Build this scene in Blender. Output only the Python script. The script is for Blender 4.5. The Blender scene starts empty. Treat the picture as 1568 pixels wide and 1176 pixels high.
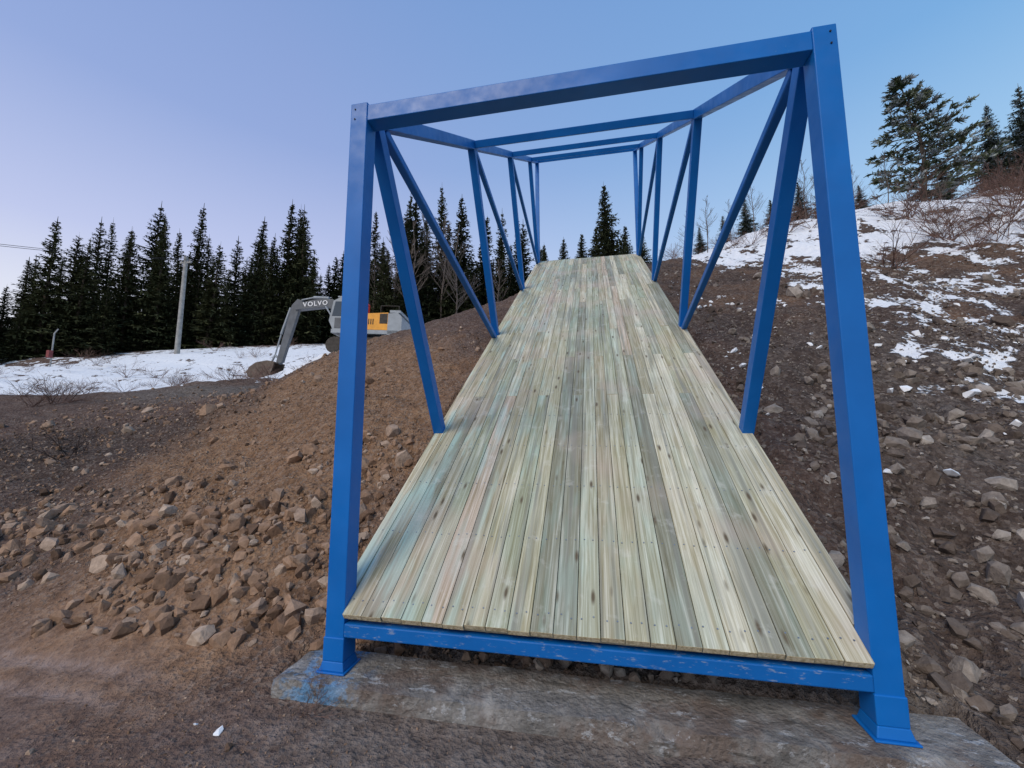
import bpy, bmesh, math, random, time
import numpy as np
from mathutils import Vector, Matrix, noise
T0=time.time()
random.seed(7); rng=np.random.default_rng(11)
scene=bpy.context.scene
scene.view_settings.view_transform='Standard'
scene.view_settings.look='None'
scene.view_settings.exposure=0

# ------------------------------------------------------------------ helpers
def link(o,parent=None):
    scene.collection.objects.link(o)
    if parent: o.parent=parent
    return o
def empty(name,loc=(0,0,0)):
    e=bpy.data.objects.new(name,None); e.location=loc; e.empty_display_size=.3
    return link(e)
def mesh_np(name,V,F,mat=None,smooth=False,attrs=None):
    V=np.asarray(V,dtype=np.float32); F=np.asarray(F,dtype=np.int32)
    me=bpy.data.meshes.new(name); k=F.shape[1]
    me.vertices.add(len(V)); me.vertices.foreach_set('co',V.ravel())
    me.loops.add(F.size); me.loops.foreach_set('vertex_index',F.ravel())
    me.polygons.add(len(F)); me.polygons.foreach_set('loop_start',np.arange(0,F.size,k,dtype=np.int32))
    me.polygons.foreach_set('use_smooth',np.full(len(F),smooth,dtype=bool))
    me.update(calc_edges=True)
    if attrs:
        for a,v in attrs.items():
            at=me.attributes.new(a,'FLOAT','POINT'); at.data.foreach_set('value',np.asarray(v,dtype=np.float32))
    if mat: me.materials.append(mat)
    return me
class MB:
    def __init__(s): s.v=[];s.f=[];s.m=[];s.r=[]
    def add(s,vs,fs,mi=0,r=0.0):
        o=len(s.v); s.v+= [tuple(v) for v in vs]; s.r+=[r]*len(vs)
        for f in fs: s.f.append(tuple(i+o for i in f)); s.m.append(mi)
    def box(s,c,size,mi=0,r=0.0,R=None):
        x,y,z=[q/2 for q in size]; c=Vector(c)
        vs=[Vector((a*x,b*y,d*z)) for a in(-1,1) for b in(-1,1) for d in(-1,1)]
        if R is not None: vs=[R@v for v in vs]
        s.add([v+c for v in vs],[(0,1,3,2),(4,6,7,5),(0,4,5,1),(2,3,7,6),(0,2,6,4),(1,5,7,3)],mi,r)
    def frustum(s,x,y,z0,z1,w0,d0,w1,d1,mi=0):
        vs=[(x+i*w/2,y+j*d/2,z) for z,w,d in((z0,w0,d0),(z1,w1,d1)) for i,j in((-1,-1),(1,-1),(1,1),(-1,1))]
        s.add(vs,[(3,2,1,0),(4,5,6,7),(0,1,5,4),(1,2,6,5),(2,3,7,6),(3,0,4,7)],mi)
    def beam(s,p0,p1,w,d,side=(1,0,0),mi=0,r=0.0):
        p0=Vector(p0);p1=Vector(p1);a=(p1-p0).normalized();sd=Vector(side);sd=(sd-a*sd.dot(a)).normalized();o=a.cross(sd)
        vs=[]
        for p in(p0,p1):
            for i,j in((-1,-1),(1,-1),(1,1),(-1,1)): vs.append(p+sd*(i*w/2)+o*(j*d/2))
        s.add(vs,[(3,2,1,0),(4,5,6,7),(0,1,5,4),(1,2,6,5),(2,3,7,6),(3,0,4,7)],mi,r)
    def cyl(s,p0,p1,r0,r1=None,n=10,mi=0,r=0.0,caps=True):
        r1=r0 if r1 is None else r1
        p0=Vector(p0);p1=Vector(p1);a=(p1-p0).normalized()
        u=a.orthogonal().normalized();w=a.cross(u);vs=[]
        for p,rr in((p0,r0),(p1,r1)):
            for i in range(n):
                t=2*math.pi*i/n; vs.append(p+(u*math.cos(t)+w*math.sin(t))*rr)
        fs=[(i,(i+1)%n,n+(i+1)%n,n+i) for i in range(n)]
        if caps: fs+= [tuple(range(n-1,-1,-1)),tuple(range(n,2*n))]
        s.add(vs,fs,mi,r)
    def prism(s,prof,y0,y1,mi=0,r=0.0):
        n=len(prof); vs=[(x,y0,z) for x,z in prof]+[(x,y1,z) for x,z in prof]
        s.add(vs,[(i,(i+1)%n,n+(i+1)%n,n+i) for i in range(n)]+[tuple(range(n-1,-1,-1)),tuple(range(n,2*n))],mi,r)
    def obj(s,name,mats,parent=None,bevel=0,seg=2,smooth=False):
        me=bpy.data.meshes.new(name); me.from_pydata(s.v,[],s.f)
        for m in mats: me.materials.append(m)
        me.polygons.foreach_set('material_index',s.m)
        at=me.attributes.new('rnd','FLOAT','POINT'); at.data.foreach_set('value',s.r)
        bm=bmesh.new(); bm.from_mesh(me); bmesh.ops.recalc_face_normals(bm,faces=bm.faces); bm.to_mesh(me); bm.free()
        if smooth: me.polygons.foreach_set('use_smooth',[True]*len(me.polygons))
        o=bpy.data.objects.new(name,me); link(o,parent)
        if bevel:
            b=o.modifiers.new('bevel','BEVEL'); b.width=bevel; b.segments=seg; b.limit_method='ANGLE'
        return o

class NT:
    def __init__(s,name):
        s.m=bpy.data.materials.new(name); s.m.use_nodes=True; s.t=s.m.node_tree; s.n=s.t.nodes; s.l=s.t.links
        s.b=s.n['Principled BSDF']
    def mapping(s,vec,scale):
        n=s.n.new('ShaderNodeMapping'); s.l.new(vec,n.inputs['Vector']); n.inputs['Scale'].default_value=scale; return n.outputs[0]
    def noise(s,vec,scale,detail=4,rough=.55,dist=0):
        n=s.n.new('ShaderNodeTexNoise'); s.l.new(vec,n.inputs['Vector']); n.inputs['Scale'].default_value=scale
        n.inputs['Detail'].default_value=detail; n.inputs['Roughness'].default_value=rough; n.inputs['Distortion'].default_value=dist
        return n.outputs['Fac']
    def vor(s,vec,scale,feat='F1',out='Distance'):
        n=s.n.new('ShaderNodeTexVoronoi'); n.feature=feat; s.l.new(vec,n.inputs['Vector']); n.inputs['Scale'].default_value=scale
        return n.outputs[out]
    def ramp(s,fac,stops,interp='LINEAR'):
        n=s.n.new('ShaderNodeValToRGB'); s.l.new(fac,n.inputs[0]); cr=n.color_ramp; cr.interpolation=interp
        while len(cr.elements)<len(stops): cr.elements.new(.5)
        for e,(p,c) in zip(cr.elements,stops):
            e.position=p; e.color=(c[0],c[1],c[2],1) if isinstance(c,tuple) else (c,c,c,1)
        return n.outputs[0]
    def mix(s,f,a,b,mode='MIX'):
        n=s.n.new('ShaderNodeMix'); n.data_type='RGBA'; n.blend_type=mode
        for i,v in((0,f),(6,a),(7,b)):
            if isinstance(v,bpy.types.NodeSocket): s.l.new(v,n.inputs[i])
            elif i==0: n.inputs[i].default_value=v
            else: n.inputs[i].default_value=(v[0],v[1],v[2],1)
        return n.outputs[2]
    def math(s,op,a,b=None,c=None,clamp=False):
        n=s.n.new('ShaderNodeMath'); n.operation=op; n.use_clamp=clamp
        for i,v in enumerate((a,b,c)):
            if v is None: continue
            if isinstance(v,bpy.types.NodeSocket): s.l.new(v,n.inputs[i])
            else: n.inputs[i].default_value=v
        return n.outputs[0]
    def attr(s,name):
        n=s.n.new('ShaderNodeAttribute'); n.attribute_name=name; return n.outputs['Fac']
    def coord(s): return s.n.new('ShaderNodeTexCoord').outputs['Object']
    def sep(s,v):
        n=s.n.new('ShaderNodeSeparateXYZ'); s.l.new(v,n.inputs[0]); return n.outputs
    def bump(s,h,strength=.4,dist=.02):
        n=s.n.new('ShaderNodeBump'); s.l.new(h,n.inputs['Height']); n.inputs['Strength'].default_value=strength; n.inputs['Distance'].default_value=dist
        return n.outputs[0]
    def out(s,color=None,rough=.8,normal=None,metal=0,spec=.3):
        if color is not None:
            if isinstance(color,bpy.types.NodeSocket): s.l.new(color,s.b.inputs['Base Color'])
            else: s.b.inputs['Base Color'].default_value=(color[0],color[1],color[2],1)
        if isinstance(rough,bpy.types.NodeSocket): s.l.new(rough,s.b.inputs['Roughness'])
        else: s.b.inputs['Roughness'].default_value=rough
        s.b.inputs['Metallic'].default_value=metal; s.b.inputs['Specular IOR Level'].default_value=spec
        if normal: s.l.new(normal,s.b.inputs['Normal'])
        return s.m
def simple(name,col,rough=.6,var=.25,scale=6,metal=0,spec=.3,bump=0):
    t=NT(name); c=t.coord(); f=t.noise(c,scale,3)
    a=tuple(x*(1-var) for x in col); b=tuple(min(1,x*(1+var)) for x in col)
    col_=t.ramp(f,[(.3,a),(.7,b)])
    return t.out(col_,rough,t.bump(f,bump,.01) if bump else None,metal,spec)

# ------------------------------------------------------------------ materials
t=NT('blue_painted_steel'); c=t.coord()
f=t.noise(c,2.2,4); col=t.ramp(f,[(.3,(.003,.120,.43)),(.7,(.005,.150,.52))])
f2=t.noise(c,60,2); sc=t.ramp(f2,[(.69,0.0),(.75,1.0)]); big=t.ramp(t.noise(c,1.7,2),[(.53,0.0),(.66,1.0)])
col=t.mix(t.math('MULTIPLY',sc,t.math('MULTIPLY',big,.4)),col,(.14,.30,.52))
rough=t.ramp(t.noise(c,9,3),[(.3,.32),(.7,.50)])
blue=t.out(col,rough,None,0,.30)
t=NT('scuffed_blue_steel'); c=t.coord()
f=t.noise(c,3,3); col=t.ramp(f,[(.3,(.003,.105,.38)),(.7,(.005,.135,.47))])
z=t.noise(t.mapping(c,(14,40,60)),1.0,4,.7); col=t.mix(t.ramp(z,[(.58,0.0),(.66,.55)]),col,(.30,.36,.44))
blue_scuff=t.out(col,.45,None,0,.3)
steel=simple('zinc_bolt',(.35,.36,.37),.4,.2,40,.8)
dark=simple('dark_hole',(.01,.012,.02),.7)

# deck wood
t=NT('treated_pine_boards'); c=t.coord(); r=t.attr('rnd')
cmb=t.n.new('ShaderNodeCombineXYZ'); t.l.new(t.math('MULTIPLY',r,37.0),cmb.inputs[2]); t.l.new(t.math('MULTIPLY',r,91.0),cmb.inputs[1])
va=t.n.new('ShaderNodeVectorMath'); va.operation='ADD'; t.l.new(c,va.inputs[0]); t.l.new(cmb.outputs[0],va.inputs[1]); cv=va.outputs[0]
rr=t.math('FRACT',t.math('MULTIPLY',r,13.7))
base=t.ramp(rr,[(0,(.56,.54,.385)),(.13,(.66,.61,.46)),(.27,(.46,.49,.36)),(.41,(.64,.54,.43)),(.54,(.56,.58,.45)),(.67,(.34,.345,.265)),(.79,(.72,.69,.54)),(.91,(.50,.47,.34))],'CONSTANT')
grain=t.noise(t.mapping(cv,(34,.9,34)),1.0,4,.62,1.0)
grain2=t.noise(t.mapping(cv,(150,2.2,100)),1.0,2,.6,.3)
col=t.mix(t.ramp(grain,[(.42,.0),(.62,.95)]),base,(.60,.56,.46),'MULTIPLY')
col=t.mix(t.ramp(grain,[(.28,.6),(.44,0.0)]),col,(.78,.76,.64))
col=t.mix(t.ramp(grain2,[(.42,0.0),(.62,.5)]),col,(.54,.52,.45),'MULTIPLY')
tq=t.noise(t.mapping(cv,(7,1.0,7)),1.0,3,.6); sx=t.sep(c)
sidew=t.ramp(t.math('MULTIPLY_ADD',sx[0],.31,.5),[(.05,1.0),(.45,.4),(1,.25)])
col=t.mix(t.math('MULTIPLY',t.ramp(tq,[(.51,0.0),(.64,.55)]),sidew),col,(.42,.64,.58))
col=t.mix(t.ramp(t.noise(t.mapping(cv,(15,.40,15)),1.0,3),[(.53,0.0),(.66,.8)]),col,(.22,.22,.18))
pk=t.noise(c,.9,3); col=t.mix(t.ramp(pk,[(.50,0.0),(.66,.4)]),col,(.54,.42,.35))
col=t.mix(t.ramp(pk,[(.32,.5),(.45,0.0)]),col,(.30,.31,.25))
vk=t.n.new('ShaderNodeTexVoronoi'); t.l.new(t.mapping(cv,(9,2.4,9)),vk.inputs['Vector']); vk.inputs['Scale'].default_value=1.0
kd=vk.outputs['Distance']; col=t.mix(t.ramp(kd,[(.06,.95),(.09,.65),(.16,0.0)]),col,(.11,.08,.045))
sm=t.noise(t.mapping(c,(5,5,1)),1.0,4,.65,.2); col=t.mix(t.ramp(sm,[(.58,0.0),(.70,.25)]),col,(.74,.73,.66))
nrm=t.n.new('ShaderNodeTexCoord').outputs['Normal']; ny_=t.sep(nrm)[1]
col=t.mix(t.ramp(t.math('MULTIPLY',ny_,-1.0),[(.75,0.0),(.85,1.0)]),col,t.ramp(t.noise(t.mapping(cv,(60,1,60)),1.0,2),[(.35,(.40,.32,.18)),(.65,(.66,.57,.39))]))
h=t.math('ADD',t.math('MULTIPLY',grain2,.6),t.math('MULTIPLY',grain,.5))
rough=t.ramp(grain,[(.3,.5),(.7,.8)])
wood=t.out(col,rough,t.bump(h,.3,.004),0,.35)
t=NT('board_end_wood'); c=t.coord(); col=t.ramp(t.noise(t.mapping(c,(60,20,90)),1.0,3),[(.3,(.30,.24,.14)),(.7,(.56,.48,.31))]); batten=t.out(col,.8)

# concrete
t=NT('old_concrete'); c=t.coord()
f=t.noise(c,5,6,.72); col=t.ramp(f,[(.32,(.13,.125,.12)),(.50,(.235,.225,.215)),(.68,(.37,.36,.35))])
col=t.mix(t.ramp(t.noise(c,2.3,5,.7),[(.47,0.0),(.60,.8)]),col,(.15,.11,.09))
col=t.mix(t.ramp(t.noise(t.mapping(c,(6,14,9)),1.0,5,.75),[(.58,0.0),(.63,.6)]),col,(.50,.52,.55))
col=t.mix(t.ramp(t.noise(t.mapping(c,(3,9,9)),1.0,3,.7),[(.62,0.0),(.66,.6)]),col,(.06,.055,.05))
bl=t.math('MULTIPLY',t.ramp(t.noise(c,7,4,.7),[(.50,0.0),(.58,.7)]),t.ramp(t.math('ABSOLUTE',t.math('ADD',t.sep(c)[0],1.6)),[(.1,1.0),(.35,0.0)]))
col=t.mix(bl,col,(.12,.32,.58))
hb=t.math('ADD',t.noise(c,18,5,.75),t.math('MULTIPLY',t.vor(c,34),.3))
concrete=t.out(col,.9,t.bump(hb,.9,.035),0,.2)

# terrain
t=NT('soil_gravel_and_snow'); c=t.coord()
tan=t.attr('tan'); grey=t.attr('grey'); snow=t.attr('snow'); fine=t.attr('fine')
n1=t.noise(c,.9,3,.6); n2=t.noise(c,7,5,.72); n3=t.noise(c,40,3,.65)
vn=t.n.new('ShaderNodeTexVoronoi'); t.l.new(c,vn.inputs['Vector']); vn.inputs['Scale'].default_value=30; vn.inputs['Randomness'].default_value=1.0
vd=vn.outputs['Distance']
soil=t.ramp(n2,[(.28,(.095,.060,.048)),(.5,(.170,.115,.092)),(.75,(.27,.20,.168))])
soil=t.mix(t.ramp(n1,[(.42,0.0),(.60,.65)]),soil,(.105,.066,.055))
tanc=t.ramp(n2,[(.28,(.17,.095,.052)),(.5,(.34,.20,.115)),(.75,(.50,.33,.21))])
greyc=t.ramp(n2,[(.28,(.085,.074,.066)),(.5,(.175,.153,.137)),(.75,(.30,.27,.245))])
darkc=t.ramp(n2,[(.28,(.040,.029,.024)),(.5,(.088,.062,.051)),(.75,(.155,.115,.095))])
tf=t.math('ADD',tan,t.math('MULTIPLY_ADD',n1,.9,-.45)); gf=t.math('ADD',grey,t.math('MULTIPLY_ADD',n1,.6,-.3))
df=t.math('ADD',t.attr('dark'),t.math('MULTIPLY_ADD',n1,-.9,.45))
col=t.mix(t.ramp(gf,[(.3,0.0),(.7,.9)]),soil,greyc)
col=t.mix(t.ramp(df,[(.25,0.0),(.75,.95)]),col,darkc)
col=t.mix(t.ramp(tf,[(.3,0.0),(.7,.85)]),col,tanc)
sv=t.n.new('ShaderNodeSeparateColor'); t.l.new(vn.outputs['Color'],sv.inputs[0])
nf=t.math('MULTIPLY_ADD',fine,-.85,1.0)
col=t.mix(t.math('MULTIPLY',t.ramp(sv.outputs[0],[(.66,0.0),(.9,.4)]),nf),col,(.35,.295,.255))
col=t.mix(t.math('MULTIPLY',t.ramp(sv.outputs[1],[(.66,0.0),(.95,.5)]),nf),col,(.045,.03,.025))
col=t.mix(t.math('MULTIPLY',t.ramp(n3,[(.3,.35),(.55,0.0)]),nf),col,(.04,.027,.022))
rut=t.attr('rut'); col=t.mix(t.math('MULTIPLY',rut,t.ramp(n2,[(.35,.15),(.6,.75)])),col,(.30,.235,.215))
ns=t.math('ADD',t.noise(c,1.3,4,.7),t.math('MULTIPLY',t.noise(c,6,3,.7),.35))
sf=t.math('ADD',snow,t.math('MULTIPLY_ADD',ns,1.5,-1.02))
sf=t.ramp(sf,[(.46,0.0),(.51,1.0)])
sncol=t.ramp(n2,[(.3,(.66,.69,.75)),(.7,(.84,.855,.88))])
col=t.mix(sf,col,sncol)
hb=t.math('ADD',t.math('MULTIPLY',n3,.8),t.math('MULTIPLY',vd,.5))
hb=t.math('ADD',hb,t.math('MULTIPLY',n2,1.7))
hb=t.math('MULTIPLY',hb,t.math('MULTIPLY_ADD',sf,-.7,1.0)); hb=t.math('MULTIPLY',hb,t.math('MULTIPLY_ADD',fine,-.68,1.0))
ground_mat=t.out(col,.95,t.bump(hb,.95,.055),0,.12)

t=NT('quarry_stone'); c=t.coord(); r=t.attr('rnd'); sx=t.sep(c)
warm=t.ramp(r,[(0,(.13,.085,.06)),(.3,(.24,.155,.105)),(.6,(.36,.24,.165)),(.85,(.33,.245,.19)),(1,(.47,.375,.30))])
cool=t.ramp(r,[(0,(.095,.075,.065)),(.4,(.175,.146,.127)),(.7,(.26,.23,.205)),(1,(.42,.39,.36))])
col=t.mix(t.ramp(t.math('MULTIPLY_ADD',sx[0],.25,.5),[(.1,0.0),(.7,1.0)]),warm,cool)
f=t.noise(c,14,4,.7); col=t.mix(.8,col,t.ramp(f,[(.25,(.42,.38,.36)),(.75,(1.25,1.2,1.15))]),'MULTIPLY')
stone=t.out(col,.9,t.bump(f,.6,.03),0,.2)

snow_m=simple('clean_snow',(.82,.84,.87),.6,.06,8,0,.3,.5)
bark=simple('bark',(.085,.068,.055),.9,.4,12)
birchbark=simple('bare_branch_bark',(.12,.098,.088),.9,.4,12)
redtwig=simple('reddish_twigs',(.16,.095,.075),.9,.4,4)
def foliage(name,lo,hi,snowy=0):
    t=NT(name); c=t.coord(); r=t.attr('rnd')
    f=t.math('ADD',t.math('MULTIPLY',t.noise(c,1.1,2,.7),.6),t.math('MULTIPLY',r,.4))
    info=t.n.new('ShaderNodeObjectInfo'); f=t.math('ADD',f,t.math('MULTIPLY_ADD',info.outputs['Random'],.3,-.15))
    col=t.ramp(f,[(.3,lo),(.7,hi)])
    if snowy:
        m=t.math('MULTIPLY',t.ramp(t.noise(c,2.6,3,.7),[(.50,0.0),(.58,1.0)]),snowy)
        col=t.mix(m,col,(.62,.68,.76))
    return t.out(col,.85,None,0,.15)
spruce_m=foliage('spruce_needles',(.028,.038,.019),(.098,.105,.050))
frost_m=foliage('frosted_spruce_needles',(.032,.045,.028),(.10,.12,.07),.45)
pine_m=foliage('pine_needles',(.045,.065,.036),(.13,.15,.08),.5)

# ------------------------------------------------------------------ terrain
SL=.647
CP=[(-8,-4,0),(0,-5,0),(8,-4,.15),(-3,-2,0),(0,-1.5,0),(3,-1.5,.03),(0,-.6,0),(-2.2,-.5,0),(2.2,-.5,.03),(-20,-5,0),(20,-5,1.5),
(-6,1,.1),(-4,.2,.03),(-2.3,.35,.12),(0,.45,.12),(2.3,.4,.26),(-8.8,2.4,.75),(-3.3,1.5,.9),(-5.9,2.1,.72),(-13.6,6,1.95),(-16,4,1.6),(-25,3,1.9),
(-19,8,2.6),(-15,10.7,3.35),(-11.2,9.5,3.1),(-9.6,7.7,2.75),(-6.5,7.2,3.75),(-4.2,8.4,4.85),(-2.6,4.7,3.0),(-4.5,4.5,2.4),
(0,2,1.3),(0,5,3.2),(0,8,5.15),(0,10.4,6.75),(-1.9,2,1.25),(1.9,2,1.35),(1.9,5,3.25),(-1.9,8,5.0),(2.5,8,5.2),
(4,1,.75),(5,.8,.66),(4,5,3.3),(6,8.4,5.3),(9.5,8.4,5.0),(5,12,7.7),(7,13.3,8.9),(9.7,14,9.6),(11,16,10.7),(14.5,13.6,9.6),(16.4,16,11),(16,19,12.3),(20,20,13),(20,10,8.5),(12,4,2.8),(9,2,1.4),(18,3,4),
(0,14,7.6),(0,20,8.6),(-4,14,6.2),(4,20,9.6),(-8,12,4.1),
(-11.6,17,5.7),(-9.5,17,5.8),(-13.5,17,5.6),(-17,16.3,4.45),(-27.4,20.2,7.0),(-30,12,4.3),(-40,20,7.3),(-27,36,11),(-10,40,12),(8,40,13),(30,40,17),(-60,30,10),
(400,400,30),(-400,400,30),(-400,-400,0),(400,-400,0),(0,400,30),(0,-400,0),(-400,0,8),(400,0,15),(0,-60,0),(-80,-60,0),(80,-60,3),(90,30,15),(-120,60,14),(0,90,16),(60,90,20)]
CP=np.array(CP,float); CC=1.2
def phi(r2): return np.sqrt(r2+CC*CC)
d2=((CP[:,None,:2]-CP[None,:,:2])**2).sum(-1)
A=np.zeros((len(CP)+1,)*2); A[:-1,:-1]=phi(d2); A[-1,:-1]=1; A[:-1,-1]=1
Wt=np.linalg.solve(A,np.append(CP[:,2],0))
def hbase(x,y):
    x=np.asarray(x,float);y=np.asarray(y,float);o=np.full(x.shape,Wt[-1])
    for (cx,cy,_),w in zip(CP,Wt[:-1]): o+=w*phi((x-cx)**2+(y-cy)**2)
    return o
def hnoise(x,y):
    d=math.hypot(x,y+2.6)
    rough=min(1,max(0.12,(y+.6)*.7)) if abs(x)<9 else 1
    if x<-1.5: rough=min(rough,max(.10,(y-.1)*.8))
    if x>1.5: rough=max(rough,.5)
    a=noise.fractal(Vector((x*.8,y*.8,1.3)),1.0,2.1,3)*.16*rough
    b=(.03-abs(noise.fractal(Vector((x*3.2,y*3.2,4.1)),.8,2.1,4))*.11)*rough
    if d>14: a+=noise.fractal(Vector((x*.25,y*.25,7.7)),1.0,2,3)*.40*min(1,(d-14)/10)
    return a+b
RUT=[(-.12,.16,.05),(-.34,.16,.035),(-.85,.14,.05),(-1.06,.14,.035),(-1.6,.12,.05)]
def rutf(x,y):
    o=np.zeros(np.shape(x))
    for y0,s,wd in RUT:
        l=y-(y0-s*(x+3)+.05*np.sin(x*1.7)); o=np.maximum(o,np.exp(-(l/wd)**2))
    q=np.clip((-x-2.3)/1.2,0,1)
    return o*q
def height(x,y):
    x=np.asarray(x,float);y=np.asarray(y,float)
    h=hbase(x,y)+np.array([hnoise(a,b) for a,b in zip(x.ravel(),y.ravel())]).reshape(x.shape)
    h=h-.020*rutf(x,y)
    under=(np.abs(x)<1.85)&(y>.2)&(y<10.6)
    lim=.48+SL*y-.42
    h=np.where(under&(h>lim),lim,h)
    foot=(np.abs(x)<2.0)&(y>-.08)&(y<.3)
    h=np.where(foot,np.minimum(h,.02),h)
    front=(np.abs(x)<2.1)&(y<=-.08)&(y>-.5)
    h=np.where(front,np.minimum(h,.012),h)
    return h
def geo_tail(a,b,n): return list(a+(b-a)*(np.linspace(0,1,n)**2.2))
xs=np.array(geo_tail(-15,-450,34)[::-1][:-1]+list(np.arange(-15,-6,.11))+list(np.arange(-6,6,.05))+list(np.arange(6,17,.11))+geo_tail(17,450,30))
ys=np.array(geo_tail(-2.6,-450,14)[::-1][:-1]+list(np.arange(-2.6,3.5,.05))+list(np.arange(3.5,19,.11))+geo_tail(19,450,40))
X,Y=np.meshgrid(xs,ys); Z=height(X,Y)
nx,ny=len(xs),len(ys)
idx=np.arange(nx*ny).reshape(ny,nx)
F=np.stack([idx[:-1,:-1],idx[:-1,1:],idx[1:,1:],idx[1:,:-1]],-1).reshape(-1,4)
def sst(a,b,v):
    q=np.clip((v-a)/(b-a),0,1); return q*q*(3-2*q)
dl=Y-(10.6+.45*(X+15)); left=sst(-1.8,3.5,dl)*(X<-5)*.68
dr=Y-8.9; right=sst(-1.6,2.4,dr)*sst(2.2,4,X)*.62
mid=sst(12,15,Y)
D=np.hypot(X,Y)
sn=np.maximum(np.maximum(left,right),mid*.64)
sn=np.where(D>38,sn*.62,sn)
patch=.31*sst(2.5,5,X)*sst(.5,3.5,Y)+.12*sst(0,2,X)*sst(.5,3,Y)
sn=np.maximum(sn,patch)
tanm=np.exp(-(((X+4.2+.3*(Y-3))/2.7)**2+((Y-3.6)/3.6)**2))*1.3*(X<-1.0)
tanm=np.maximum(tanm,.34*sst(3,7,Y)*(X>0))
greym=np.maximum(.62*sst(-3.2,-.9,X)*(1-sst(.6,1.6,Y)),.62*sst(1.5,3,X)*(1-sst(4,7,Y)))
greym=np.maximum(greym,.75*np.exp(-(((X+13)/5)**2+((Y-9.5)/2.0)**2)))
finem=np.maximum((1-sst(-3.4,-1.8,X))*(1-sst(0,1.2,Y)),.72*(1-sst(-.35,.15,Y)))
darkm=np.maximum(.95*np.exp(-(((X+10)/4.0)**2+((Y-3.9)/2.2)**2)),.55*sst(1.2,2.4,X))
me=mesh_np('ground',np.stack([X,Y,Z],-1).reshape(-1,3),F,ground_mat,True,{'snow':sn.ravel(),'tan':tanm.ravel(),'grey':greym.ravel(),'fine':finem.ravel(),'dark':darkm.ravel(),'rut':rutf(X,Y).ravel()})
link(bpy.data.objects.new('ground',me))
print('terrain',nx*ny,time.time()-T0)

# ------------------------------------------------------------------ scattered stones
def hull(npts,flat=.7):
    bm=bmesh.new()
    for i in range(npts):
        v=rng.normal(size=3); v/=np.linalg.norm(v); v*=rng.uniform(.8,1.05)
        bm.verts.new((v[0]*1.0,v[1]*.8,v[2]*flat))
    r=bmesh.ops.convex_hull(bm,input=bm.verts)
    bmesh.ops.delete(bm,geom=[g for g in r['geom_interior'] if isinstance(g,bmesh.types.BMVert)],context='VERTS')
    bmesh.ops.triangulate(bm,faces=bm.faces); bm.verts.index_update()
    V=np.array([v.co[:] for v in bm.verts]); Fc=np.array([[v.index for v in f.verts] for f in bm.faces]); bm.free()
    return V,Fc
def rotm(n,tilt=None):
    q=rng.normal(size=(n,4))
    if tilt is not None: q[:,1]*=tilt; q[:,2]*=tilt
    q/=np.linalg.norm(q,axis=1)[:,None]; w,x,y,z=q.T
    return np.stack([1-2*(y*y+z*z),2*(x*y-z*w),2*(x*z+y*w),2*(x*y+z*w),1-2*(x*x+z*z),2*(y*z-x*w),2*(x*z-y*w),2*(y*z+x*w),1-2*(x*x+y*y)],-1).reshape(n,3,3)
def scatter(name,bases,P,S,mat,smooth=False,tilt=None):
    n=len(P); R=rotm(n,tilt); which=rng.integers(0,len(bases),n); rv=rng.random(n)
    Vs=[];Fs=[];As=[];off=0
    for b,(V,Fc) in enumerate(bases):
        k=np.where(which==b)[0]
        if len(k)==0: continue
        W=np.einsum('nij,vj->nvi',R[k],V)*S[k][:,None,None]+P[k][:,None,:]
        Vs.append(W.reshape(-1,3)); Fs.append((Fc[None]+ (np.arange(len(k))*len(V))[:,None,None]+off).reshape(-1,3))
        As.append(np.repeat(rv[k],len(V))); off+=len(k)*len(V)
    me=mesh_np(name,np.concatenate(Vs),np.concatenate(Fs),mat,smooth,{'rnd':np.concatenate(As)})
    return link(bpy.data.objects.new(name,me))
small=[hull(9) for _ in range(8)]; med=[hull(16) for _ in range(10)]; big=[hull(26,.62) for _ in range(10)]
def pts(n,x0,x1,y0,y1,s0,s1,pw=2.5,keep=None):
    x=rng.uniform(x0,x1,n); y=rng.uniform(y0,y1,n); s=s0+(s1-s0)*rng.random(n)**pw
    ok=~((np.abs(x)<1.62)&(y>-.16)&(y<.36)) & ~((np.abs(x)<2.08)&(y>-.14)&(y<.30)) & ~((np.abs(x)<1.3)&(y>1.4)&(y<10.5))
    if keep is not None: ok&=keep(x,y)
    return np.stack([x,y,s],1)[ok]
def place(A,sink=.2):
    z=height(A[:,0],A[:,1])+A[:,2]*(.5-sink)*rng.uniform(.2,1,len(A))
    return np.stack([A[:,0],A[:,1],z],1),A[:,2]
clump=lambda th,sc,o:(lambda x,y: np.array([noise.noise(Vector((a*sc,b*sc,o)))>th for a,b in zip(x,y)]))
PE=np.concatenate([pts(6500,-8,-1.6,.6,6.5,.006,.028,3),pts(8000,1.4,7.5,-.6,6,.010,.036),pts(4200,-2.6,3.2,-1.3,-.08,.003,.012,3),
    pts(1300,-7,-1.5,-1.5,.5,.003,.012,3),pts(2500,-2,2,.2,1.2,.01,.035),pts(3000,-14,-7,2,9,.02,.05),pts(3000,5,14,3,10,.02,.06)])
P,S=place(PE); scatter('gravel',small,P,S,stone)
MD=np.concatenate([pts(1300,-8,-1.75,.8,2.6,.022,.085,2.8,clump(.06,.8,3)),pts(520,-4.5,-1.75,.25,1.6,.03,.12,2.4),pts(1000,-8,-1.8,2,7,.02,.07,3,clump(.1,.8,5)),
    pts(2200,1.7,7.5,-.5,4,.025,.10,2.4,clump(-.10,.9,3)),pts(1100,2,12,3,10,.03,.11,3,clump(0,.6,8)),pts(300,-1.6,1.6,.33,1.0,.03,.08,2),
    pts(450,-16,-6,3,10,.03,.11,3),pts(40,-7,-1.8,-1.2,.5,.012,.035,3)])
P,S=place(MD,.25); scatter('loose_stones',med,P,S,stone)
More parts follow.
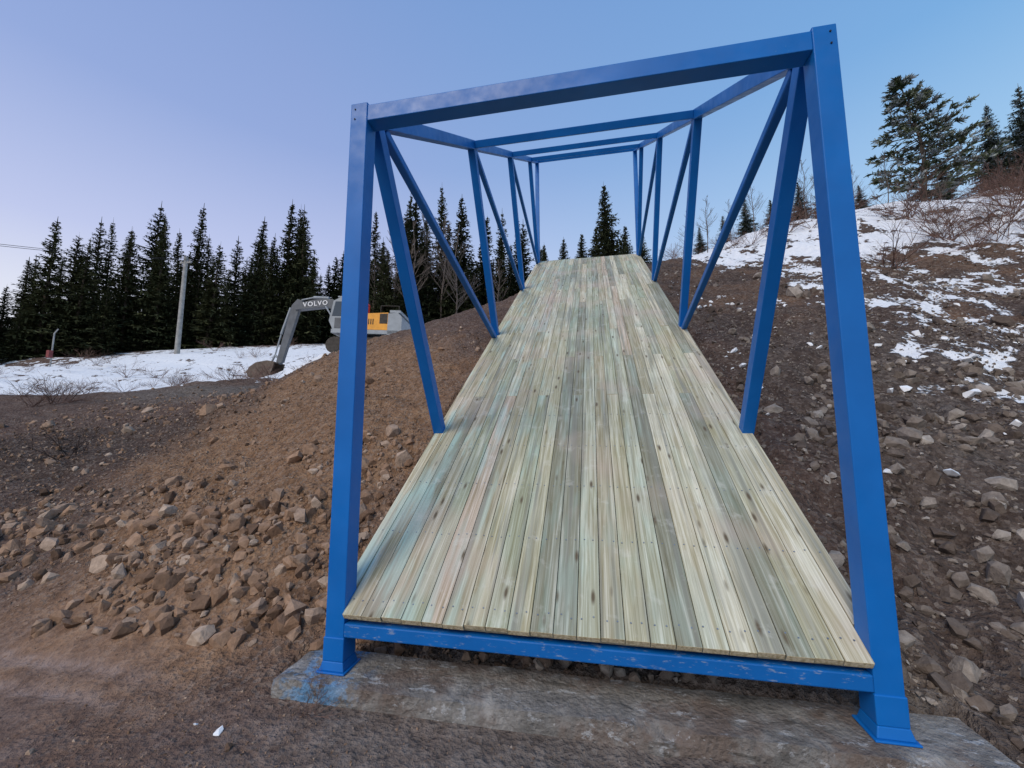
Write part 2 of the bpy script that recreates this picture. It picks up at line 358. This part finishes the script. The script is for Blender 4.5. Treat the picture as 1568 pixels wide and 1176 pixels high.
BG=np.concatenate([pts(34,-7,-1.9,.9,2.6,.09,.16,1.6),pts(14,-9,-2.5,2,6,.08,.15,2),pts(60,2.1,7.5,.1,4,.09,.17,1.6),pts(30,4,12,4,9,.12,.25,2),pts(22,-16,-7,3,8,.1,.25,2),
   pts(24,-7.5,-5.4,.9,1.9,.08,.16,1.2),np.array([(-2.25,.45,.14),(-2.45,.85,.12),(-2.9,.75,.11)])])
P,S=place(BG,.3); scatter('boulders',big,P,S,stone)
SN=np.array([(3.22,1.9,.10),(4.5,3.3,.15),(3.3,1.65,.055),(3.75,1.75,.055),(4.1,2.4,.07),(3.9,3.4,.09),(3.7,3.35,.07),(5.0,4.0,.11),(3.2,3.4,.06),(2.75,1.9,.06),(3.0,2.6,.07),(-1.95,-.42,.035),(-2.15,-.38,.02),(-.05,-.45,.025),(.25,-.5,.018),(5.6,3.2,.12),(4.9,2.3,.07)])
ex=pts(800,2.1,9,1.6,9,.02,.09,2.4,clump(.08,.8,13)); SN=np.concatenate([SN,ex])
P,S=place(SN,.36); sb=[hull(14,.40) for _ in range(6)]; scatter('snow_lumps',sb,P,S,snow_m,False,.25)
print('stones',time.time()-T0)

# ------------------------------------------------------------------ bridge
TH=math.atan(SL); DV=Vector((0,math.cos(TH),math.sin(TH))); NV=Vector((0,-math.sin(TH),math.cos(TH)))
O=Vector((0,0,.49)); HX=1.565
def deck(s,x=0,n=0): return O+DV*s+NV*n+Vector((x,0,0))
br=empty('ramp_bridge',(0,0,0))
feet=[2.2,5.36,8.75,12.2]
PY=.10
ztop=4.14
fr=MB(); thin=MB(); sc=MB()
h0=((ztop-.075)-(O.z+SL*PY))*math.cos(TH)
for sgn in(-1,1):
    x=sgn*HX
    fr.beam((x,PY,.14),(x,PY,ztop),.135,.135)
    eb=deck(12.2,x,-.1); st=12.2+h0*math.tan(TH)
    fr.beam(eb+Vector((0,.02,-.2)),deck(st,x,h0),.12,.12)
    fr.frustum(x,PY,.125,.137,.205,.205,.205,.205); fr.frustum(x,PY,.137,.19,.175,.175,.147,.147); fr.frustum(x,PY,.19,.335,.147,.147,.147,.147)
    tstart=Vector((x,PY,ztop-.075))
    fr.beam(tstart+DV*.05,deck(st+.05,x,h0),.118,.118)
    fr.beam(deck(.25,x,-.125),deck(12.3,x,-.125),.118,.118)
    for i,s in enumerate(feet):
        fr.beam(deck(s,x,-.07),deck(s,x,h0-.055),.105,.115)
    for i in range(3):
        a=deck(feet[i]+.13,x,h0-.06); b=deck(feet[i+1]-.10,x,-.02)
        thin.beam(a,b,.075,.075)
fr.beam((-HX+.067,PY,ztop-.085),(HX-.067,PY,ztop-.085),.125,.13,side=(0,1,0))
for s in feet[1:]+[12.2+h0*math.tan(TH)]:
    fr.beam(deck(s,-HX+.059,h0),deck(s,HX-.059,h0),.10,.10,side=DV)
for s in feet: fr.beam(deck(s,-HX+.059,-.13),deck(s,HX-.059,-.13),.10,.10,side=DV)
sc.beam((-HX+.068,.075,.382),(HX-.068,.075,.382),.09,.085,side=(0,1,0))
fr.obj('frame',[blue],br,.014,3); thin.obj('diagonals',[blue],br,.010,2); sc.obj('front_sill_beam',[blue_scuff],br,.008,2)
bo=MB()
for sgn in(-1,1):
    for zz in(ztop-.05,ztop-.13): bo.cyl((sgn*(HX+.03),PY-.0675,zz),(sgn*(HX+.03),PY-.0725,zz),.006,n=8)
bo.obj('bolts',[dark],br)
dk=MB(); nb=22; bw=3.0/nb; scr=MB()
for i in range(nb+2):
    if i<nb: x0=-1.5+i*bw; x1=x0+bw; st0=0
    else:
        sg=-1 if i==nb else 1; x0,x1=(-1.605,-1.5) if sg<0 else (1.5,1.605); st0=.215
    cuts=[st0]+( [4.2,8.4] if i%3==0 else [3.0,7.2,11.4] if i%3==1 else [5.4,9.6])+[12.45+random.uniform(-.01,.01)]
    for a,b in zip(cuts[:-1],cuts[1:]):
        g=.0022; j=random.uniform(-.0018,.0018); a2=a+(random.uniform(0,.010) if a==0 else .0015)
        dk.box(((x0+x1)/2,(a2+b-.0015)/2,-.02+j),(x1-x0-2*g,b-.0015-a2,.04),0,random.random())
    for k in range(21):
        s=.12+k*.6
        if s<st0 or s>12.4: continue
        for q in((.25,.75) if i<nb else (.5,)):
            xx=x0+(x1-x0)*q+random.uniform(-.008,.008); yy=s+random.uniform(-.012,.012)
            scr.cyl((xx,yy,-.001),(xx,yy,.0022),.0055,n=7)
d=dk.obj('deck_boards',[wood],br,.0028,2); d.location=O; d.rotation_euler=(TH,0,0)
d=scr.obj('deck_screws',[steel],br); d.location=O; d.rotation_euler=(TH,0,0)
jo=MB()
for k in range(21): jo.box((0,.050+k*.6,-.055),(2.98,.06,.028))
for xx in(-.75,0,.75): jo.box((xx,6.3,-.12),(.08,12,.09))
d=jo.obj('deck_battens',[batten],br,.003,1); d.location=O; d.rotation_euler=(TH,0,0)

def footing(name,x0,x1,y0,y1,z0,z1):
    bm=bmesh.new()
    bmesh.ops.create_cube(bm,size=1,matrix=Matrix.Translation(((x0+x1)/2,(y0+y1)/2,(z0+z1)/2))@Matrix.Diagonal((x1-x0,y1-y0,z1-z0,1)))
    for a,b,n,ax in((x0,x1,150,(1,0,0)),(y0,y1,16,(0,1,0)),(z0,z1,10,(0,0,1))):
        for i in range(1,n):
            co=Vector(ax)*(a+(b-a)*i/n)
            bmesh.ops.bisect_plane(bm,geom=bm.verts[:]+bm.edges[:]+bm.faces[:],plane_co=co,plane_no=ax)
    for v in bm.verts:
        p=v.co.copy()
        dy=p.y-y0; dx=min(p.x-x0,x1-p.x); dz=z1-p.z
        v.co+=noise.noise_vector(p*2.0)*.007+noise.noise_vector(p*11)*.005
        k=max(0,noise.fractal(Vector((p.x*3.2,3.1,3)),1,2,5)+.10)
        e=max(0,1-min(dy,dx)/.06)*max(0,1-dz/.07)
        v.co.z-=.055*k*e
        if dy<.05: v.co.y+=.05*k*e
    me=bpy.data.meshes.new(name); bm.to_mesh(me); bm.free(); me.materials.append(concrete)
    return link(bpy.data.objects.new(name,me))
footing('concrete_footing',-1.90,2.02,-.10,.30,-.2,.125)
print('bridge',time.time()-T0)

# ------------------------------------------------------------------ trees
def spruce_mesh(name,H,R,seed,dens=1.0,mat=spruce_m,gap=.15,lw=1.0):
    rs=random.Random(seed); V=[];Fq=[];A=[];mt=[]
    def quad(a,b,w,r,tip=.3):
        ax=(b-a); L=ax.length
        if L<1e-4: return
        s=ax.cross(Vector((rs.uniform(-.5,.5),rs.uniform(-.5,.5),1))).normalized()*w
        o=len(V); V.extend([a-s*.5,a+s*.5,b+s*.5*tip,b-s*.5*tip]); Fq.append((o,o+1,o+2,o+3)); A.extend([r]*4); mt.append(0)
    n=6
    rings=[(0,.016*H),(.3*H,.012*H),(.7*H,.005*H),(H,.001*H)]
    for i in range(3):
        o=len(V)
        for z,r in(rings[i],rings[i+1]):
            for k in range(n): V.append(Vector((r*math.cos(k*6.283/n),r*math.sin(k*6.283/n),z))); A.append(.5)
        for k in range(n): Fq.append((o+k,o+(k+1)%n,o+n+(k+1)%n,o+n+k)); mt.append(1)
    z=.05*H
    lop=rs.uniform(0,6.28)
    while z<.985*H:
        tt=z/H; prof=(1-tt)**.88*min(1,.55+tt*2.2); q=(.35+.65*(1-tt))
        nbr=int((5+4*(1-tt))*dens)
        wh=rs.uniform(.74,1.15)
        for b in range(max(3,nbr)):
            if rs.random()<gap: continue
            az=rs.uniform(0,6.283); L=R*prof*wh*rs.uniform(.6,1.12)*(1+.15*math.cos(az-lop))+.010*H
            dr=rs.uniform(.25,.6)*(1-tt); up=rs.uniform(.1,.45)*tt*1.3
            dirv=Vector((math.cos(az),math.sin(az),0)); side=Vector((-dirv.y,dirv.x,0))
            def P(u): return Vector((0,0,z))+dirv*(L*u)+Vector((0,0,L*(up*u-dr*u+ .28*dr*u*u*u)))
            m=max(2,int(L/(.024*H)))
            pr=rs.random()
            for j in range(m):
                u=(j+.6)/m; p=P(u)
                quad(P(max(0,u-1.1/m)),P(min(1.08,u+.8/m)),.024*H*q*lw*(1.2-u*.6),pr,.35)
                for sg in(-1,1):
                    l=(.30*L*(1-u*.7)+.010*H*q)*rs.uniform(.6,1.15)
                    e=p+side*sg*l+dirv*l*.8+Vector((0,0,-l*rs.uniform(.1,.7)))
                    quad(p,e,.017*H*q*lw*rs.uniform(.7,1.3),pr*.7+rs.random()*.3,.3)
                if rs.random()<.6: quad(p,p+Vector((rs.uniform(-.2,.2),rs.uniform(-.2,.2),-1))*.032*H*q*rs.uniform(.5,1.2),.016*H*q*lw,pr*.4,.35)
        z+=H*rs.uniform(.013,.021)*(.6+.4*q)
    quad(Vector((0,0,.95*H)),Vector((0,0,1.03*H)),.007*H,.4)
    me=mesh_np(name,np.array([v[:] for v in V]),np.array(Fq),mat,False,{'rnd':A}); me.materials.append(bark)
    me.polygons.foreach_set('material_index',mt); return me
def tube(V,Fq,A,mt,pts_,r0,r1,mi,n=4):
    o=len(V); m=len(pts_)
    for i,p in enumerate(pts_):
        a=(pts_[min(i+1,m-1)]-pts_[max(i-1,0)]); a=a.normalized() if a.length>1e-6 else Vector((0,0,1)); u=a.orthogonal().normalized(); w=a.cross(u); r=r0+(r1-r0)*i/(m-1)
        for k in range(n): V.append(p+(u*math.cos(k*6.283/n)+w*math.sin(k*6.283/n))*r); A.append(.5)
    for i in range(m-1):
        for k in range(n): Fq.append((o+i*n+k,o+i*n+(k+1)%n,o+(i+1)*n+(k+1)%n,o+(i+1)*n+k)); mt.append(mi)
def pine_mesh(name,H,R,seed):
    rs=random.Random(seed);V=[];Fq=[];A=[];mt=[]
    bend=[Vector((.03*H*math.sin(i*.8+seed),.03*H*math.cos(i*.7),H*i/6)) - Vector((.03*H*math.sin(seed),.03*H,0)) for i in range(7)]
    tube(V,Fq,A,mt,bend,.018*H,.003*H,1,6)
    def tr(z): q=min(5.999,z/H*6); i=int(q); return bend[i].lerp(bend[i+1],q-i)
    def tuft(p,d,s,r):
        for _ in range(15):
            v=(d*1.1+Vector((rs.uniform(-1,1),rs.uniform(-1,1),rs.uniform(-.5,.9)))).normalized()*s*rs.uniform(.5,1.1)
            w=v.cross(Vector((rs.uniform(-1,1),rs.uniform(-1,1),rs.uniform(-1,1)))).normalized()*s*.14
            b=p+d*s*rs.uniform(-.6,.6); o=len(V); V.extend([b-w,b+w,b+v+w*.4,b+v-w*.4]); Fq.append((o,o+1,o+2,o+3)); A.extend([min(1,max(0,r+rs.uniform(-.2,.2)))]*4); mt.append(0)
    z=.06*H
    while z<.99*H:
        tt=z/H; prof=(1-tt)**.85*min(1,.7+tt*1.2)
        for b in range(rs.choice((3,4,4,5))):
            az=rs.uniform(0,6.283); L=R*prof*rs.uniform(.5,1.25)+.03*H; d=Vector((math.cos(az),math.sin(az),0)); up=rs.uniform(-.05,.35)
            base=tr(z); P=lambda u: base+d*L*u+Vector((0,0,L*(up*u*u*1.5-.12*u)))
            tube(V,Fq,A,mt,[P(0),P(.35),P(.7),P(1)],.006*H*(1-tt*.6),.0015*H,1,3)
            side=Vector((-d.y,d.x,0)); pr=rs.random()
            for j in range(max(3,int(L/(.030*H)))):
                u=rs.uniform(.25,1.0); l=.32*L*(1.15-u); sg=rs.choice((-1,1)); e=P(u)+side*sg*l*rs.uniform(.4,1)+d*l*.6+Vector((0,0,rs.uniform(-.1,.25)*l))
                tube(V,Fq,A,mt,[P(u),(P(u)+e)/2,e],.002*H,.001*H,1,3); tuft(e,(e-P(u)).normalized(),.030*H,pr)
            tuft(P(1),d,.032*H,pr)
        z+=H*rs.uniform(.018,.034)
    tuft(tr(H*.99),Vector((0,0,1)),.035*H,.5)
    me=mesh_np(name,np.array([v[:] for v in V]),np.array(Fq),pine_m,False,{'rnd':A}); me.materials.append(bark); me.polygons.foreach_set('material_index',mt); return me
def bare_mesh(name,H,seed,mat,shrub=False,n0=1,th=1.0):
    rs=random.Random(seed);V=[];Fq=[];A=[];mt=[]
    def grow(p,d,L,r,lv):
        k=4; P=[p.copy()]; q=p.copy(); dd=d.copy()
        for i in range(k):
            dd=(dd+Vector((rs.uniform(-1,1),rs.uniform(-1,1),rs.uniform(-.6,.6)))*.13+(Vector((0,0,-.10)) if shrub else Vector((0,0,.07)))).normalized(); q=q+dd*L/k; P.append(q.copy())
        tube(V,Fq,A,mt,P,r,r*.35,0,3)
        if lv>0:
            for j in range(rs.choice((5,6,7)) if lv>1 else 4):
                u=rs.uniform(.25,1); i=min(k-1,int(u*k)); pp=P[i].lerp(P[i+1],u*k-i)
                nd=(d*.9+Vector((rs.uniform(-1,1),rs.uniform(-1,1),rs.uniform(-.2,.8)))*.75).normalized()
                grow(pp,nd,L*rs.uniform(.3,.5)*(1.25-u*.5),r*.42,lv-1)
    if shrub:
        for i in range(n0):
            az=rs.uniform(0,6.28); e=rs.uniform(.35,1.2); grow(Vector((rs.uniform(-.15,.15),rs.uniform(-.15,.15),-.05)),Vector((math.cos(az)*math.cos(e),math.sin(az)*math.cos(e),math.sin(e))),H*rs.uniform(.6,1.1),(.006*H+.002)*th,2)
    else:
        P=[Vector((0,0,-.1)),Vector((.02*H,0,.35*H)),Vector((-.01*H,.02*H,.7*H)),Vector((.01*H,0,H))]
        tube(V,Fq,A,mt,P,.008*H,.002*H,0,5)
        for j in range(26):
            u=rs.uniform(.22,.97); az=rs.uniform(0,6.28); e=rs.uniform(.5,1.0)
            pz=Vector((0,0,u*H)); grow(pz,Vector((math.cos(az)*math.cos(e),math.sin(az)*math.cos(e),math.sin(e))),H*.30*(1.15-u),.0030*H,2)
    me=mesh_np(name,np.array([v[:] for v in V]),np.array(Fq),mat,False,{'rnd':A}); return me
def put(name,me,x,y,s=1,parent=None,sink=.1,wid=1,z=None):
    o=bpy.data.objects.new(name,me); zz=float(height(np.array([x]),np.array([y]))[0]) if z is None else z
    o.location=(x,y,zz-sink); o.rotation_euler=(random.uniform(-.03,.03),random.uniform(-.03,.03),random.uniform(0,6.28)); o.scale=(s*wid,s*wid,s); return link(o,parent)
sp=[spruce_mesh('spruce_%d'%i,16,2.2+.4*(i%3),i+20,1.1,gap=.08+.04*(i%3)) for i in range(6)]
forest=empty('spruce_forest')
AZ=[-75,-62,-60.6,-56,-52,-46,-40.8,-33,-27,-20,-9.7,-5,-1,6]
SS=[.27,.28,.34,.36,.43,.43,.49,.45,.55,.585,.51,.47,.40,.36]
k=0
for ring,(r0,r1,n,lo,hi) in enumerate([(41,45,58,.58,1.0),(46,52,50,.70,1.0),(54,62,40,.76,.97)]):
    for i in range(n):
        az=-74+78*(i+random.uniform(.0,1.0))/n; r=random.uniform(r0,r1); a=math.radians(az)
        x=r*math.sin(a); y=-2.6+r*math.cos(a); g=float(hbase(x,y)); top=1.65+np.interp(az,AZ,SS)*r*random.uniform(lo,hi)
        if random.random()<.10: top=1.65+np.interp(az,AZ,SS)*r*1.06
        H=max(3.5,top-g); put('spruce_%03d'%k,sp[random.randrange(6)],x,y,H/16,forest,.3,random.uniform(.85,1.2)*(16/H)**.35,z=g); k+=1
bt=[bare_mesh('bare_birch_%d'%i,9,50+i,birchbark) for i in range(3)]
bare=empty('bare_birch_trees')
for az,r,H in[(-30,43,9),(-27,42,13),(-25,41,12),(-23,43,14),(-21,42,13),(-19,40,12),(-13,41,8)]:
    a=math.radians(az); x=r*math.sin(a); y=-2.6+r*math.cos(a); put('birch',random.choice(bt),x,y,H/9,bare,.1)
nsp=spruce_mesh('spruce_near',8,1.75,99,1.5,gap=.05)
put('spruce_tree',nsp,1.15,21.5,.98,z=8.7)
for x,y,H in[(-.6,27,6.2),(2.6,28,6.4),(-2.2,30,7),(3.6,26,5.0),(.4,30,7.4),(-3.4,29,6.4)]:
    put('spruce_tree',nsp,x,y,H/8,wid=1.1)
fsp=spruce_mesh('frosted_spruce',8,1.9,141,1.3,mat=frost_m,gap=.10)
for x,y,H in[(7.8,19.2,3.0),(9.2,19.8,2.6),(6.2,17.5,1.9),(10.6,20,3.0),(12,20.5,3.2),(5.3,18,2.0),(8.6,17,1.6)]:
    put('young_spruce_tree',fsp,x,y,H/8,wid=1.15)
pm=[pine_mesh('pine_a',6,2.0,3)]
put('pine_tree',pm[0],14.7,18.2,1.10)
for x,y,H,w_ in[(18.6,19.6,4.4,1.1),(20.2,19.0,5.2,1.1),(20.8,20.6,5.4,1.0),(13.0,19.4,1.8,1.2),(17.0,20.2,2.2,1.2),(17.9,18.6,1.8,1.3)]:
    put('spruce_tree',fsp,x,y,H/8,wid=w_)
shm=[bare_mesh('shrub_%d'%i,1.5,80+i,redtwig,True,11,1.25) for i in range(4)]
sh=empty('bare_shrubs')
for i in range(140):
    x=random.uniform(7.0,18); y=random.uniform(9.3,15.5)+ (x-7)*.12
    if noise.noise(Vector((x*.4,y*.4,2)))<-.08: continue
    put('shrub',random.choice(shm),x,y,random.uniform(.3,1.0),sh,.03)
for i in range(16):
    x=random.uniform(3,8); y=random.uniform(12.5,15.5); put('shrub',random.choice(shm),x,y,random.uniform(.3,.7),sh,.03)
sap=bare_mesh('sapling',3,70,birchbark)
for x,y,s in[(3.6,13,.6),(4.4,13.5,.75),(5.4,14,.6),(6.4,14.5,.8),(8.5,15,.9),(9.6,16,1.0),(10.5,15.6,.7),(12.6,17,.8),(14.5,17,.6)]:
    put('sapling',sap,x,y,s,bare,.03)
for i in range(50):
    a=math.radians(random.uniform(-66,-35)); r=random.uniform(19,39); put('shrub',random.choice(shm),r*math.sin(a),-2.6+r*math.cos(a),random.uniform(.25,.75),sh,.03)
put('dead_root_clump',bare_mesh('roots',1.0,200,simple('dark_root',(.03,.02,.016),.9),True,14),-9.6,3.6,.9)
put('dead_twig',shm[1],-1.55,-.20,.18,sink=0)
print('trees',time.time()-T0)

# ------------------------------------------------------------------ utility pole + lines
pg=float(hbase(-27.4,20.2)); po=empty('utility_pole',(-27.4,20.2,pg-.2))
m=MB(); m.cyl((0,0,0),(0,0,7.0),.16,.12,12); m.box((0,0,6.6),(.9,.09,.09))
for xx in(-.35,.35): m.cyl((xx,0,6.65),(xx,0,6.82),.035,n=8)
m.obj('pole',[simple('weathered_pole_wood',(.30,.295,.285),.9,.25,5)],po)
w=MB()
def cable(a,b,sag,r=.016):
    a=Vector(a);b=Vector(b);P=[a.lerp(b,i/14)-Vector((0,0,sag*4*(i/14)*(1-i/14))) for i in range(15)]
    for p,q in zip(P[:-1],P[1:]): w.cyl(p,q,r,n=5)
cable((-.35,0,6.82),(-26,-13,8.6),.9); cable((.35,0,6.82),(-25.5,-13.5,8.6),.95)
w.obj('wires',[dark],po)
m=MB(); mg=float(hbase(-31,15.8)); mp=empty('marker_post',(-31,15.8,mg-.1)); m.cyl((0,0,0),(0,0,2.0),.04,n=8,mi=0); m.box((0,-.1,.75),(.22,.2,.42),1)
m.cyl((0,0,2.0),(.25,0,2.25),.035,n=6)
m.obj('post',[simple('galv_grey',(.3,.3,.3),.6),simple('red_box',(.20,.05,.05),.6)],mp,.01)

# ------------------------------------------------------------------ excavator (local +X forward, +Y its left)
eg=5.58; ex=empty('excavator',(-11.5,17.0,eg)); ex.rotation_euler=(0,math.radians(-2),math.radians(180+10)); ex.scale=(1.08,1.08,1.08)
yel=simple('yellow_machine_paint',(.78,.34,.03),.4,.12,3,0,.5); gry=simple('dark_grey_machine_paint',(.10,.11,.125),.45,.2,4,0,.4)
lg=simple('light_grey_machine_paint',(.30,.33,.36),.45,.12,4,0,.4); rub=simple('track_steel',(.06,.052,.045),.8,.3,9)
gl=NT('cab_glass').out((.03,.045,.06),.08,None,0,.8); redp=simple('red_paint',(.6,.04,.02),.5); whitep=simple('white_lettering',(.8,.8,.82),.5)
m=MB()
for sy in(-.85,.85):
    prof=[]
    for k_ in range(9): a=math.pi/2+math.pi*k_/8; prof.append((-1.15+.38*math.cos(a),.38+.38*math.sin(a)))
    for k_ in range(9): a=-math.pi/2+math.pi*k_/8; prof.append((1.15+.38*math.cos(a),.38+.38*math.sin(a)))
    m.prism(prof,sy-.24,sy+.24)
    for k_ in range(17):
        xx=-1.15+2.3*k_/16
        for zz in(-.01,.77): m.box((xx,sy,zz),(.06,.5,.035))
    for k_ in range(6): m.cyl((-1.0+.4*k_,sy-.26,.24),(-1.0+.4*k_,sy+.26,.24),.12,n=10)
m.box((0,0,.5),(1.7,1.3,.3)); m.cyl((0,0,.6),(0,0,.92),.5,n=20)
m.obj('undercarriage',[rub],ex,.012,1)
m=MB(); m.box((-.25,0,1.02),(3.1,2.3,.18),1)
m.prism([(-1.95,1.0),(-1.75,.85),(-1.3,.9),(-1.3,1.9),(-1.75,1.95),(-1.95,1.75)],-1.15,1.15,1)
m.prism([(-1.3,1.12),(-.05,1.12),(-.05,1.72),(-.25,1.88),(-1.3,1.95)],-1.14,1.14,0)
m.prism([(-1.28,1.42),(-.92,1.42),(-.92,1.88),(-1.28,1.90)],1.13,1.155,2)
for k_ in range(5): m.box((-.62+.1*k_,1.15,1.5),(.04,.012,.26),2)
m.box((.75,-.75,1.35),(1.1,.75,.5),0)
m.cyl((-.75,-.4,1.9),(-.75,-.4,2.25),.05,n=8,mi=2)
m.box((-1.62,.2,2.0),(.5,1.9,.12),1)
for yy in(-1.0,1.0):
    m.cyl((-1.75,yy,1.95),(-1.75,yy,2.3),.02,n=6,mi=2); m.cyl((-.9,yy,1.9),(-.9,yy,2.3),.02,n=6,mi=2); m.cyl((-1.75,yy,2.3),(-.9,yy,2.3),.02,n=6,mi=2)
m.obj('house',[yel,lg,rub],ex,.03,2)
m=MB()
m.cyl((-.15,1.05,1.7),(-.15,1.05,2.45),.04,n=6); m.cyl((-.15,1.05,2.45),(-.15,.5,2.45),.04,n=6); m.cyl((-.15,.5,1.7),(-.15,.5,2.45),.04,n=6)
m.obj('red_guard_rail',[redp],ex)
m=MB()
cab=[(.0,1.1),(1.25,1.1),(1.45,1.5),(1.30,2.45),(1.0,2.62),(.1,2.62),(.0,2.45)]
m.prism(cab,.22,1.12,0)
m.box((.6,1.125,1.40),(1.15,.02,.5),2)
m.prism([(.1,1.72),(.52,1.72),(.52,2.42),(.1,2.42)],1.11,1.132,1); m.prism([(.6,1.72),(1.32,1.72),(1.20,2.42),(.6,2.42)],1.11,1.132,1)
m.prism([(1.35,1.55),(1.455,1.55),(1.315,2.4),(1.26,2.4)],.32,1.02,1)
m.box((.6,.67,2.66),(1.05,.85,.06),0)
m.obj('cab',[lg,gl,gry],ex,.02,2)
m=MB()
m.prism([(.7,1.15),(1.05,1.05),(1.65,2.15),(2.15,2.52),(3.75,2.30),(3.84,2.56),(2.95,2.84),(1.95,2.92),(1.35,2.55)],-.42,-.08,0)
m.prism([(3.45,2.80),(3.72,2.88),(3.98,2.56),(4.48,-.30),(4.34,-.42),(4.18,-.30),(3.62,2.24)],-.36,-.14,0)
m.obj('boom_and_stick',[gry],ex,.015,2)
m=MB()
m.cyl((2.2,-.25,2.99),(2.95,-.25,3.00),.08,n=10); m.cyl((2.95,-.25,3.00),(3.55,-.25,2.86),.045,n=8)
for yy in(-.55,.02): m.cyl((1.2,yy,1.15),(1.75,yy,1.85),.07,n=10); m.cyl((1.75,yy,1.85),(2.2,yy,2.5),.04,n=8)
m.cyl((4.07,-.25,2.45),(4.42,-.25,1.1),.06,n=10); m.cyl((4.42,-.25,1.1),(4.62,-.25,.05),.035,n=8); m.cyl((4.62,-.25,.05),(4.36,-.25,-.2),.05,n=6); m.cyl((4.62,-.25,.05),(4.8,-.25,-.45),.05,n=6)
m.obj('hydraulic_cylinders',[lg],ex)
m=MB()
outer=[(4.35,-.35),(4.7,-.30),(5.25,-.42),(5.55,-.65),(5.65,-.9),(5.55,-1.13),(5.25,-1.26),(4.7,-1.28)]
inner=[(x*.94+.06*4.85,z*.92-.07) for x,z in outer]
for a,b,c_,d_ in zip(outer[:-1],outer[1:],inner[1:],inner[:-1]): m.prism([a,b,c_,d_],-.7,.2)
for yy in((-.72,-.68),(.18,.22)): m.prism(outer+[(4.45,-.8)],yy[0],yy[1])
for k_ in range(5): m.prism([(4.73,-1.24),(4.73,-1.29),(4.5,-1.29)],-.66+.19*k_,-.58+.19*k_)
m.obj('bucket',[simple('muddy_bucket_steel',(.13,.10,.08),.8,.4,5)],ex)
cu=bpy.data.curves.new('lettering','FONT'); cu.body='VOLVO'; cu.size=.32; cu.extrude=.008; cu.align_x='CENTER'; cu.space_character=1.25; cu.offset=.006
lt=bpy.data.objects.new('boom_lettering',cu); lt.data.materials.append(whitep); link(lt,ex); lt.location=(2.75,-.065,2.54); lt.rotation_euler=(math.radians(90),math.radians(-7),math.radians(180))

# ------------------------------------------------------------------ sky & light
w=bpy.data.worlds.new('World'); scene.world=w; w.use_nodes=True; nt=w.node_tree; bg=nt.nodes['Background']
az_s=math.radians(200); el_s=math.radians(42)
sky=nt.nodes.new('ShaderNodeTexSky'); sky.sky_type='NISHITA'; sky.sun_disc=False; sky.sun_elevation=el_s; sky.sun_rotation=az_s; sky.ozone_density=3
tc=nt.nodes.new('ShaderNodeTexCoord'); sp_=nt.nodes.new('ShaderNodeSeparateXYZ'); nt.links.new(tc.outputs['Generated'],sp_.inputs[0])
def ramp(fac,st):
    n=nt.nodes.new('ShaderNodeValToRGB'); nt.links.new(fac,n.inputs[0])
    while len(n.color_ramp.elements)<len(st): n.color_ramp.elements.new(.5)
    for e,(p,c_) in zip(n.color_ramp.elements,st): e.position=p; e.color=(*c_,1)
    return n.outputs[0]
L_=ramp(sp_.outputs[2],[(0,(.92,.89,.93)),(.2,(.83,.85,.95)),(.34,(.56,.62,.89)),(.55,(.32,.43,.76)),(.8,(.22,.35,.68)),(1,(.18,.32,.64))])
R_=ramp(sp_.outputs[2],[(0,(.80,.88,.96)),(.25,(.66,.80,.96)),(.42,(.38,.62,.90)),(.6,(.20,.45,.80)),(.8,(.15,.37,.73)),(1,(.14,.32,.66))])
mr=nt.nodes.new('ShaderNodeMapRange'); nt.links.new(sp_.outputs[0],mr.inputs[0]); mr.inputs[1].default_value=-.5; mr.inputs[2].default_value=.6
mx=nt.nodes.new('ShaderNodeMix'); mx.data_type='RGBA'; nt.links.new(mr.outputs[0],mx.inputs[0]); nt.links.new(L_,mx.inputs[6]); nt.links.new(R_,mx.inputs[7])
sc_=nt.nodes.new('ShaderNodeVectorMath'); sc_.operation='SCALE'; nt.links.new(sky.outputs[0],sc_.inputs[0]); sc_.inputs['Scale'].default_value=.1
m2=nt.nodes.new('ShaderNodeMix'); m2.data_type='RGBA'; m2.inputs[0].default_value=.08; nt.links.new(mx.outputs[2],m2.inputs[6]); nt.links.new(sc_.outputs[0],m2.inputs[7])
nt.links.new(m2.outputs[2],bg.inputs[0]); bg.inputs[1].default_value=1.0
su=bpy.data.lights.new('sun','SUN'); su.energy=2.1; su.angle=math.radians(28); su.color=(1,.88,.71)
so=link(bpy.data.objects.new('sun',su)); dv=Vector((math.sin(az_s)*math.cos(el_s),math.cos(az_s)*math.cos(el_s),math.sin(el_s)))
so.rotation_euler=dv.to_track_quat('Z','Y').to_euler()

# ------------------------------------------------------------------ camera
cd=bpy.data.cameras.new('camera'); cd.sensor_width=36; cd.lens=14.69; cd.clip_end=2000; cd.clip_start=.05
co=link(bpy.data.objects.new('camera',cd)); co.location=(.134,-2.58,1.65)
fw=Vector((-.194,.977,.1186)).normalized(); rt=fw.cross(Vector((0,0,1))).normalized(); upv=rt.cross(fw)
co.rotation_euler=Matrix((rt,upv,-fw)).transposed().to_euler()
scene.camera=co
print('done',time.time()-T0)
